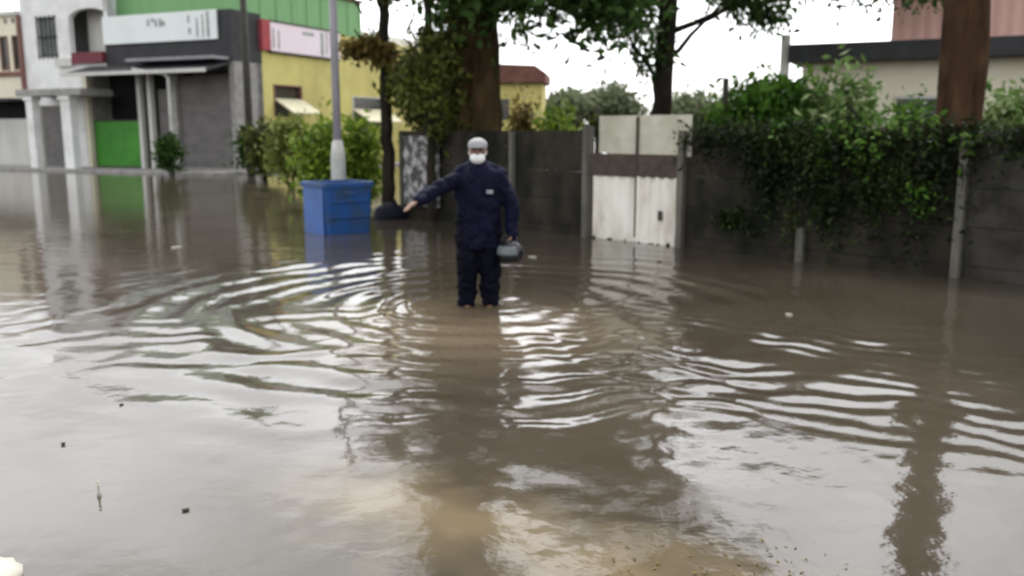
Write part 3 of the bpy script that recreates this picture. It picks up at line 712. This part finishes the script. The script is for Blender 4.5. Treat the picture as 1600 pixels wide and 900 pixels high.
cb = MB(); cb.tube([p0.lerp(p1, t / 12) - Vector((0, 0, .5 * math.sin(math.pi * t / 12))) for t in range(13)], .02, 6)
tag(cb.build('power_cable', M['black']), 'dark cable sagging from the steel pole towards the trees', 'cable')

# ------------------------------------------------------------------ blue tub and dark bag
o = ground(524, 366)
tb = thing('blue_tub', 'large blue plastic tub standing in the water below the steel pole', 'tub', o, R(40))
def rbox(w_, d_, z0, z1, taper, r=.07, th=.03, n=5):
    v, f = [], []
    def ring(w2, d2, z, rr):
        q = []
        for cx, cy, a0 in ((1, 1, 0), (-1, 1, 90), (-1, -1, 180), (1, -1, 270)):
            for i in range(n + 1):
                a = R(a0 + 90 * i / n); q.append((cx * (w2 - rr) + rr * math.cos(a), cy * (d2 - rr) + rr * math.sin(a), z))
        return q
    rings = [ring(w_ * taper, d_ * taper, z0, r), ring(w_, d_, z1 - .08, r), ring(w_ + .03, d_ + .03, z1 - .078, r), ring(w_ + .03, d_ + .03, z1, r), ring(w_ - th, d_ - th, z1, r), ring(w_ * taper - th, d_ * taper - th, z0 + .1, r)]
    m_ = len(rings[0])
    for q in rings: v += q
    for j in range(len(rings) - 1):
        for i in range(m_): f.append((j * m_ + i, j * m_ + (i + 1) % m_, (j + 1) * m_ + (i + 1) % m_, (j + 1) * m_ + i))
    f.append(tuple(range(m_ - 1, -1, -1))); f.append(tuple(range((len(rings) - 1) * m_, len(rings) * m_)))
    return v, f
v, f = rbox(.44, .40, -.25, .83, .93)
tub = link_mesh('tub_body', v, f, M['bluetop'], tb, False, 0)
tub.location = (.26, .36, 0)
sp_ = B(-.455, -.440, -.33, .33, -.2, .74).build('lit_side_sheet', M['blue'], tb, False, .006); sp_.location = (.26, .36, 0); sp_['label'] = 'side face coloured lighter as if lit'  # added sheet, its paler blue imitates light falling on this side
for z in (.25, .50):
    rb = B(-.36, .36, -.418, -.395, z, z + .035).build('rib', M['bluetop'], tb, False, .008); rb.location = (.26, .36, 0)
hd = MB().tube([(-.1, -.43, .66), (-.1, -.47, .66), (.1, -.47, .66), (.1, -.43, .66)], .014, 8).build('handle', M['bluetop'], tb, True); hd.location = (.26, .36, 0)
o = ground(612, 340); 
bg_ = thing('rubbish_bag', 'dark tied bag lying in the water beside the blue tub', 'bag', (o.x, o.y - .2, 0))
mb = MB().ell((0, 0, .06), (.33, .24, .24), 18, 12)
mb.v = [Vector(p) * (1 + random.uniform(-.13, .10)) for p in mb.v]
mb.build('sack', M['darkcloth'], bg_, True); MB().tube([(.03, 0, .24), (.06, 0, .30), (.12, 0, .33)], [.05, .03, .06], 8, .25).build('knot', M['darkcloth'], bg_, True)

# ------------------------------------------------------------------ trees
# big tree
T0 = at(738, 205, 17.4); T0.z = 0
t = thing('broadleaf_tree', 'big tree with a thick brown trunk behind the wall and person', 'tree', T0)
trunk_mesh(8.5, .58, .27, [(3.6, (2.6, -.6, 5.2), .16, .05), (4.2, (-.9, -.4, 6.8), .2, .05), (5.0, (3.6, -1.2, 7.6), .2, .05), (5.6, (1.2, -2.8, 8.8), .2, .05), (6.5, (-1.5, 1.5, 10), .2, .05), (7, (3, 1, 10.5), .2, .05)], (.1, 0), 14, 1.2, .05, 18).build('trunk', M['bark'], t)
bl = [((1.4, -.3, 4.7), (1.5, 1.0, .8)), ((2.3, -.6, 5.4), (1.3, 1.1, .9)), ((3.9, -1.2, 7.5), (1.6, 1.4, 1.0)), ((-.5, -.5, 5.0), (.7, .8, .9)), ((-.2, -.4, 7.2), (.9, 1.1, .9)),
      ((2.2, -2.6, 8.8), (1.8, 1.6, 1.1)), ((2.2, 0, 10.4), (2.4, 2.2, 1.3)), ((5, 0.5, 9.8), (2.4, 2, 1.3)), ((.3, -.8, 4.6), (.8, .4, .5)), ((2.4, -.7, 4.6), (.8, .8, .6)), ((-.1, -.9, 4.5), (.7, .35, .4)), ((.9, -.9, 4.2), (.8, .4, .4)), ((2.5, -.6, 4.0), (.45, .45, .5)), ((2.2,-.5,4.7),(.9,.8,.55))]
leaves('crown', bl, 36000, .11, G['dark'], t, 21, .30, 30, droop=.5)
leaves('trunk_ivy', [((-.42, -.35, 2.6), (.28, .3, 1.9)), ((-.3, -.5, 4.2), (.35, .25, .6))], 2600, .07, G['olive'], t, 22, .12)
# slim trees on the left of the wall
T1 = at(608, 330, 17.9); T1.z = 0
t = thing('slim_tree', 'slim dark tree standing at the left end of the wall', 'tree', T1)
trunk_mesh(4.6, .13, .09, [(2.6, (.7, -.1, 3.4), .04, .015), (3.0, (-.6, 0, 3.6), .04, .015), (3.9, (.6, .3, 4.9), .05, .02), (4.0, (-.5, -.3, 5.0), .05, .02)], (-.02, 0), 10, 1.3, .06, 10).build('trunk', M['darkbark'], t)
leaves('crown', [((.45, 0, 2.75), (.55, .4, .45)), ((.7, -.1, 2.1), (.25, .25, .35)), ((.9, 0, 2.5), (.35, .3, .45)), ((0, 0, 4.6), (.5, .5, .25))], 3400, .085, G['olive'], t, 31, .14, droop=.25)
leaves('dry_crown', [((-.5, 0, 3.25), (.5, .35, .18)), ((.05, -.1, 3.1), (.3, .3, .2))], 1100, .08, G['brown'], t, 32, .10)
T2 = at(677, 320, 16.4); T2.z = 0
t = thing('slim_tree', 'thin dark stemmed tree in front of the wall beside the big trunk', 'tree', T2)
trunk_mesh(4.7, .085, .06, [(2.4, (.2, 0, 3.3), .03, .012), (2.8, (-.5, .1, 3.3), .03, .012), (4.0, (.5, 0, 4.9), .04, .015)], (-.06, 0), 10, 1.2, .06, 9).build('trunk', M['darkbark'], t)
leaves('crown', [((-.15, 0, 2.55), (.4, .3, .5)), ((.05, .1, 3.2), (.35, .3, .35)), ((.1, 0, 4.6), (.4, .4, .22)), ((.1, 0, 1.9), (.2, .2, .3))], 3000, .075, G['olive'], t, 33, .12, droop=.2)
# dark tree behind the gate
T3 = at(1027, 205, 20.5); T3.z = 0
t = thing('leafy_tree', 'dark trunked tree with loose leaves rising behind the white gate', 'tree', T3)
trunk_mesh(6.6, .24, .17, [(2.6, (-1.2, -.2, 4.3), .06, .02), (3.2, (1.6, 0, 4.6), .07, .02), (3.8, (3.4, -.3, 5.1), .08, .02), (4.3, (-1.6, .3, 5.6), .07, .02), (4.8, (5.9, -.5, 5.4), .09, .02), (5.4, (1, .5, 7.5), .09, .03)], (.25, 0), 12, 1.2, .07, 12).build('trunk', M['darkbark'], t)
bl = [((-.8, 0, 4.2), (.8, .7, .6)), ((1.8, -.1, 4.75), (.9, .7, .42)), ((3.3, -.2, 5.0), (1.0, .7, .38)), ((4.8, -.4, 5.0), (1.0, .7, .42)), ((5.9, -.4, 4.9), (.8, .6, .32)), ((-1.3, 0, 5.0), (.8, .7, .6)), ((-.2, .4, 7.2), (1.2, 1.0, .6)), ((-.2, 0, 3.3), (.3, .3, .4)), ((2.4, 0, 4.25), (.7, .4, .2))]
leaves('crown', bl, 11500, .085, G['dark'], t, 41, .24, 18, droop=.15)
# red brown trunk on the right
T4 = at(1492, 205, 11.6); T4.z = 0
t = thing('tall_tree', 'red-brown bare trunk rising behind the ivy wall at right', 'tree', T4)
trunk_mesh(9.5, .29, .235, [(7.8, (1.8, .4, 10), .1, .03), (8.2, (-1.4, .6, 10.4), .1, .03), (9, (.4, -1.2, 11), .1, .03)], (.10, 0), 7, 1.1, .05, 16).build('trunk', M['redbark'], t)
leaves('crown', [((1.6, .4, 10.4), (1.4, 1.3, .8)), ((-1.2, .6, 10.8), (1.3, 1.3, .8)), ((.2, -.6, 11.6), (1.8, 1.6, 1.0))], 4200, .11, G['mid'], t, 51, .3)

# ------------------------------------------------------------------ bushes
bush('shrub', 'dark small shrub in the water before the grey shutter', 'shrub', 264, 206, 286, 36, 33.5, G['dark'], 1500, .10, 61, z0=0, clump=.14)
S = 'shrubs before the yellow wall'
bush('shrub', 'dull green bush below the dark corner pole', 'shrub', 412, 190, 285, 56, 30, G['olive'], 2200, .10, 62, S, z0=0)
bush('shrub', 'pale yellow-green bush under the first window awning', 'shrub', 450, 178, 300, 60, 26, G['yellow'], 2400, .10, 63, S, z0=0)
bush('shrub', 'bright green bush left of the steel pole behind the blue tub', 'shrub', 497, 184, 300, 78, 19, G['bright'], 3200, .08, 64, S, z0=0)
bush('shrub', 'bright green bush right of the steel pole beside the dark slim tree', 'shrub', 565, 180, 320, 58, 19.5, G['bright'], 2800, .08, 65, S, z0=0)
bush('shrub', 'dark low bush at the foot of the grey shutter wall', 'shrub', 385, 185, 285, 24, 34, G['dark'], 900, .1, 66, z0=0)
S = 'bushes over the garden wall'
bush('bush', 'dark green bush behind the wall right of the white gate', 'bush', 1180, 128, 215, 140, 15.5, G['mid'], 5200, .09, 71, S, z0=.6, dep=.6)
bush('bush', 'deep green bush behind the wall below the white building post', 'bush', 1245, 118, 215, 90, 14.5, G['mid'], 3600, .09, 72, S, z0=.6, dep=.6)
bush('bush', 'pale speckled leafy bush before the cream wall left of the red trunk', 'bush', 1318, 112, 215, 120, 14, G['pale'], 4200, .085, 73, S, z0=.6, dep=.6)
bush('bush', 'low green plant at the foot of the red-brown trunk', 'bush', 1432, 160, 210, 70, 12.4, G['mid'], 900, .055, 74, S, z0=.9, dep=.4)
bush('bush', 'pale green bush above the wall at the right edge', 'bush', 1580, 140, 215, 130, 11.8, G['pale'], 3200, .07, 75, S, z0=.6, dep=.6)
bush('bush', 'ochre brown columnar shrub in front of the small red-roofed house', 'bush', 815, 125, 210, 36, 22, G['brown'], 1500, .08, 76, z0=0)
bush('bush', 'light green bush left of the leafy gate post', 'bush', 868, 160, 212, 90, 22, G['bright'], 2200, .08, 77, S, z0=.5, dep=.8)
mb = MB(); o = at(1131, 205, 15.2)
mb.tube([(o.x, o.y, -.2), (o.x, o.y, at(1131, 122, 15.2).z)], .05, 8)
tag(mb.build('garden_stake', M['darkpole']), 'thin dark upright stake behind the wall right of the gate', 'stake')
mb = MB(); p0, p1 = at(1323, 160, 13.6), at(1350, 205, 13.2); mb.tube([p0, p0.lerp(p1, .5) + Vector((.02, 0, 0)), p1 + (p1 - p0) * 2.5], [.02, .03, .04], 8)
tag(mb.build('dead_branch', M['darkbark']), 'dark slanting bare branch in the pale bush', 'branch')

# far trees
def far_tree(label, px, top, wpx, Y, seed, m='far'):
    a = at(px, top, Y); wd = wpx / F * Y / 2
    t = thing('far_tree', label, 'tree', (a.x, Y, 0), 0, 'hazy trees in the distance')
    h = a.z
    trunk_mesh(h * .7, .22, .1, [(h * .4, (wd * .5, 0, h * .75), .08, .03), (h * .45, (-wd * .5, 0, h * .7), .08, .03)], (0, 0), 6, 1.2, .06, 8).build('trunk', M['darkbark'], t)
    rs = random.Random(seed)
    bl = [((0, 0, h * .62), (wd * .7, wd * .7, h * .34))] + [((rs.uniform(-.6, .6) * wd, rs.uniform(-.5, .5) * wd, h * rs.uniform(.4, .8)), (wd * .45, wd * .45, h * .18)) for _ in range(4)]
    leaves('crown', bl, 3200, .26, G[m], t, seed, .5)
far_tree('hazy grey-green tree directly left of the white gate top', 955, 128, 120, 62, 81)
far_tree('hazy tree low behind the light green bush near the red-roofed house', 880, 142, 90, 66, 82)
far_tree('hazy tree between the dark tree trunk and the garden stake', 1085, 146, 130, 60, 83)
far_tree('hazy tree behind the dark green bush right of the stake', 1165, 150, 110, 64, 84)
far_tree('hazy tree showing between the slim trunks and the yellow house', 690, 120, 170, 60, 85, 'far')

# ------------------------------------------------------------------ the person
from mathutils import noise as mnoise
def crumple(o, amp, sc, seed=0.0, zs=.6):
    me = o.data; nn = [v.normal.copy() for v in me.vertices]
    for v, n in zip(me.vertices, nn):
        p = Vector((v.co.x * sc + seed, v.co.y * sc, v.co.z * sc * zs))
        q = mnoise.noise(p) + .5 * mnoise.noise(p * 2.3)
        f = (abs(q) * 2 - .5)
        v.co += n * amp * f
    me.update(); return o
def bake(o, voxel, smooth_it, fac=.5):
    m = o.modifiers.new('remesh', 'REMESH'); m.mode = 'VOXEL'; m.voxel_size = voxel; m.use_smooth_shade = True
    s = o.modifiers.new('smooth', 'SMOOTH'); s.iterations = smooth_it; s.factor = fac
    dg = bpy.context.evaluated_depsgraph_get()
    me = bpy.data.meshes.new_from_object(o.evaluated_get(dg))
    o.modifiers.clear(); old = o.data; o.data = me; me.name = o.name
    bpy.data.meshes.remove(old)
    me.polygons.foreach_set('use_smooth', [True] * len(me.polygons))
    return o
def chain(mb, pts, rad, seg=12):              # capsules along a limb
    P = [Vector(p) for p in pts]; n = 5; out, rr = [], []
    for i in range(len(P) - 1):
        for k in range(n): out.append(P[i].lerp(P[i + 1], k / n)); rr.append(rad[i] + (rad[i + 1] - rad[i]) * k / n)
    out.append(P[-1]); rr.append(rad[-1])
    mb.tube(out, rr, seg)
    for p, r_ in zip(P, rad): mb.ell(p, r_ * .995, 12, 8)
pe = thing('person', 'person in a dark navy rain suit, grey cap and white mask, pointing left while wading', 'person', PER - Vector((0, 0, .035)))
SR, ER, HR = (-.195, .0, 1.245), (-.39, -.16, 1.14), (-.54, -.32, 1.06)   # arm held out
SL, EL, HL = (.21, .01, 1.235), (.318, .0, .98), (.315, -.06, .735)         # arm with the helmet
body = MB()
body.ell((0, -.015, 1.505), (.078, .098, .118), 18, 14)      # skull
body.ell((0, -.055, 1.45), (.055, .058, .068), 14, 10)       # jaw
body.ell((0, -.116, 1.488), (.014, .02, .024), 8, 6)         # nose
for s in (-1, 1): body.ell((s * .079, -.005, 1.49), (.014, .026, .034), 8, 6)
chain(body, [(0, .02, 1.2), (0, .015, 1.33), (0, -.005, 1.43)], [.08, .056, .054])
chain(body, [(0, .01, .92), (0, .01, 1.1), (0, .01, 1.2)], [.11, .10, .09])
for s in (-1, 1): chain(body, [(s * .09, .01, .9), (s * .095, -.01, .48), (s * .10, .02, .06)], [.08, .055, .04])
for s in (-1, 1):
    body.ell((s * .105, -.04, .005), (.045, .115, .045), 12, 8)
    for q in range(5): body.ell((s * .105 + (q - 2) * .017, -.145 + abs(q - 1) * .008, -.01), (.010, .022, .012), 8, 6)
def arm(S_, E_, H_): chain(body, [S_, E_, H_], [.055, .042, .03])
arm(SR, ER, HR); arm(SL, EL, HL)
def hand(wr, dirv, pal, side, curl):
    d = Vector(dirv).normalized(); n = Vector(pal).normalized(); n = (n - d * n.dot(d)).normalized(); s = d.cross(n) * side
    w_ = Vector(wr)
    for q in (-.028, -.01, .01, .028): chain(body, [w_ + s * q * .6, w_ + d * .085 + s * q], [.016, .015], 8)
    for q, ln in ((-.03, .062), (-.010, .074), (.011, .080), (.031, .070)):
        a = w_ + d * .085 + s * q; pts = [a]; ang = 0
        for k in range(3):
            ang += curl * (.6 if k == 0 else 1)
            a = a + (d * math.cos(ang) + n * math.sin(ang)) * ln * (.42, .32, .26)[k]; pts.append(a)
        chain(body, pts, [.010, .0095, .009, .008], 8)
    a = w_ + d * .03 + s * .032
    chain(body, [a, a + d * .03 + s * .028 + n * .012, a + d * .065 + s * .032 + n * (.015 + .03 * min(curl, 1))], [.014, .012, .010], 8)
hand(HR, (-.62, -.55, -.42), (.3, .2, -.9), -1, .15)
hand(HL, (-.02, -.08, -1), (-1, .1, 0), -1, .75)
o = body.build('body', M['skin'], pe); bake(o, .0075, 4, .4)
jk = MB()
rings = [(.60, .205, .15), (.75, .205, .155), (.95, .205, .155), (1.12, .215, .155), (1.24, .225, .145), (1.33, .17, .115), (1.385, .095, .095), (1.425, .088, .09)]
v, f = [], []; sg_ = 28
for z, a, b in rings:
    for k in range(sg_):
        th = 2 * math.pi * k / sg_; fold = 1 + .035 * math.sin(5 * th + z * 9) + .02 * math.sin(9 * th - z * 14)
        v.append((.005 + a * fold * math.cos(th), .01 + b * fold * math.sin(th), z))
for j in range(len(rings) - 1):
    for k in range(sg_): f.append((j * sg_ + k, j * sg_ + (k + 1) % sg_, (j + 1) * sg_ + (k + 1) % sg_, (j + 1) * sg_ + k))
f.append(tuple(range(sg_ - 1, -1, -1))); f.append(tuple(range((len(rings) - 1) * sg_, len(rings) * sg_)))
b0 = len(jk.v); jk.v += [Vector(p) for p in v]; jk.f += [tuple(b0 + i for i in q) for q in f]
def sleeve(S_, E_, H_):
    S_, E_, H_ = Vector(S_), Vector(E_), Vector(H_)
    P = [S_ + (E_ - S_) * -.15, S_.lerp(E_, .35), E_, E_.lerp(H_, .5), E_.lerp(H_, .93)]
    chain(jk, P, [.088, .080, .072, .066, .060])
    for q in range(4): c = S_.lerp(E_, .3 + q * .2); jk.ell(c, (.086 - .004 * q, .083 - .004 * q, .022), 12, 6)
sleeve(SR, ER, HR); sleeve(SL, EL, HL)
for s in (-1, 1): chain(jk, [(s * .05, .02, 1.365), (s * .13, .015, 1.31), (s * .21, .01, 1.235)], [.06, .066, .082])
chain(jk, [(-.10, .055, 1.38), (0, .085, 1.37), (.10, .055, 1.38)], [.035, .045, .035])
o = jk.build('jacket', M['navy'], pe); crumple(bake(o, .010, 3, .5), .020, 7.0, 3.1, .8)
jl = B(.085, .145, -.178, -.158, 1.115, 1.15).build('chest_patch', M['patch'], o, False, .003)
tr_ = MB()
for s in (-1, 1):
    P = [(s * .09, .01, .88), (s * .098, .005, .66), (s * .102, -.005 - .03 * (s < 0), .45), (s * .110, .015, .22), (s * .114, .02, .085)]
    chain(tr_, P, [.122, .120, .106, .094, .088], 14)
    for q in range(5): tr_.ell((s * .113, .012, .11 + q * .055), (.088 + .006 * (q % 2), .088, .02), 14, 6)
tr_.ell((0, .01, .86), (.18, .135, .15), 16, 10)
o = tr_.build('trousers', M['navytr'], pe); crumple(bake(o, .010, 3, .5), .020, 8.0, 9.4, 1.1)
cp = MB().ell((0, .0, 1.555), (.092, .112, .072), 20, 12).build('cap', M['cap'], pe); bake(cp, .008, 2)
mb = MB(); br = []
for k in range(13):
    a = math.pi * (1 + k / 12); br.append((.085 * math.cos(a), -.085 + .085 * math.sin(a)))
mb.prism(br, 1.535, 1.547, 'z'); mb.build('cap_brim', M['cap'], cp)
mk_ = MB().ell((0, -.062, 1.44), (.072, .072, .058), 18, 12).build('face_mask', M['mask'], pe); bake(mk_, .007, 2)
for s in (-1, 1): MB().tube([(s * .062, -.09, 1.462), (s * .080, -.03, 1.49), (s * .082, .012, 1.50)], .004, 6).build('mask_strap', M['mask'], mk_)
MB().ell((0, .03, 1.50), (.083, .085, .085), 16, 10).build('hair', M['hair'], pe, True)
for s in (-1, 1): MB().ell((s * .032, -.104, 1.512), (.014, .008, .008), 10, 6).build('eye', M['hair'], pe, True)
for s in (-1, 1): MB().tube([(s * .015, -.112, 1.528), (s * .035, -.110, 1.533), (s * .055, -.095, 1.527)], .004, 6).build('eyebrow', M['hair'], pe, True)

# helmet hanging from the hand
hm = thing('crash_helmet', 'black motorcycle helmet with a grey visor hanging from the hand', 'helmet', PER + Vector((.305, -.08, .515)))
shl = MB().ell((0, 0, 0), (.125, .145, .135), 22, 16)
for i, p in enumerate(shl.v):
    if p[2] < -.07: shl.v[i] = Vector((p[0], p[1], -.07 + (p[2] + .07) * .35))
shl.build('shell', M['blackgloss'], hm, True)
vs = MB(); v, f = [], []
for j in range(6):
    ph = R(-2 + 36 * j / 5)
    for k in range(13):
        th = R(-175 + 115 * k / 12)
        v.append((.131 * math.cos(ph) * math.cos(th), .151 * math.cos(ph) * math.sin(th), .141 * math.sin(ph)))
for j in range(5):
    for k in range(12): f.append((j * 13 + k, j * 13 + k + 1, (j + 1) * 13 + k + 1, (j + 1) * 13 + k))
ob = link_mesh('visor', v, f, M['visor'], hm, True)
sm = ob.modifiers.new('thick', 'SOLIDIFY'); sm.thickness = .004
MB().tube([(-.08, .0, .09), (-.04, 0, .16), (0, 0, .175), (.05, 0, .155), (.085, 0, .09)], .01, 8).build('strap', M['blackgloss'], hm, True)

# ------------------------------------------------------------------ floating bits
def floater(name, label, px, py, ln, m, kind_, seed):
    rs = random.Random(seed); o = ground(px, py)
    mb = MB(); n = 9; P = []
    for k in range(n):
        a = 2 * math.pi * k / n; r_ = 1 + rs.uniform(-.25, .25); P.append((ln * r_ * math.cos(a), ln * .55 * r_ * math.sin(a)))
    mb.prism(P, -.006, .010, 'z')
    ob = mb.build(name, m, None, False, .003); ob.location = (o.x, o.y, 0.002); ob.rotation_euler = (rs.uniform(-.1, .1), rs.uniform(-.1, .1), rs.uniform(0, 3))
    tag(ob, label, kind_)
floater('floating_leaf', 'tiny dark leaf floating alone at the far left of the near water', 99, 695, .014, M['twig'], 'leaf', 1)
floater('floating_leaf', 'dark leaf floating in the near water below the white drop splash', 290, 799, .013, M['twig'], 'leaf', 2)
floater('floating_leaf', 'dark scrap floating on the bright water left of the ripples', 190, 634, .016, M['twig'], 'leaf', 3)
floater('floating_litter', 'white scrap floating far off in front of the shutter', 275, 387, .09, M['litter'], 'litter', 4)
floater('floating_litter', 'pale scrap floating beside the person on the far side near the gate', 722 + 110, 402, .05, M['litter'], 'litter', 5)
floater('floating_litter', 'pale scrap floating on the dark water before the right wall', 1233, 492, .028, M['litter'], 'litter', 6)
sp = ground(155, 775)
mb = MB().tube([(0, 0, -.01), (0, 0, .02), (0, 0, .045), (0, 0, .055)], [.014, .006, .004, .006], 8); mb.ell((0, 0, .066), .006, 8, 6)
o = mb.build('water_splash', M['litter'], None, True); o.location = sp; tag(o, 'white splash of a rain drop on the near left water', 'splash')
# half sunken pale plastic at the corner of the picture
o = ground(-12, 905)
pb = MB().ell((0, 0, 0), (.135, .16, .06), 18, 10); pb.v = [Vector(p) * (1 + .07 * math.sin(i * 1.7) * math.sin(i * .13)) for i, p in enumerate(pb.v)]
ob = pb.build('plastic_bag', M['litter'], None, True); ob.location = (o.x - .03, o.y - .02, .0); tag(ob, 'pale plastic bag floating at the lower left corner', 'bag')
# leaf litter and rubble in the shallows
lt = ground(1110, 896)
l_ = leaves('leaf_litter', [((lt.x, lt.y, .004), (.48, .16, .002))], 90, .011, G['brown'], None, 91, .12, 8, 0, .02)
tag(l_, kind='stuff')
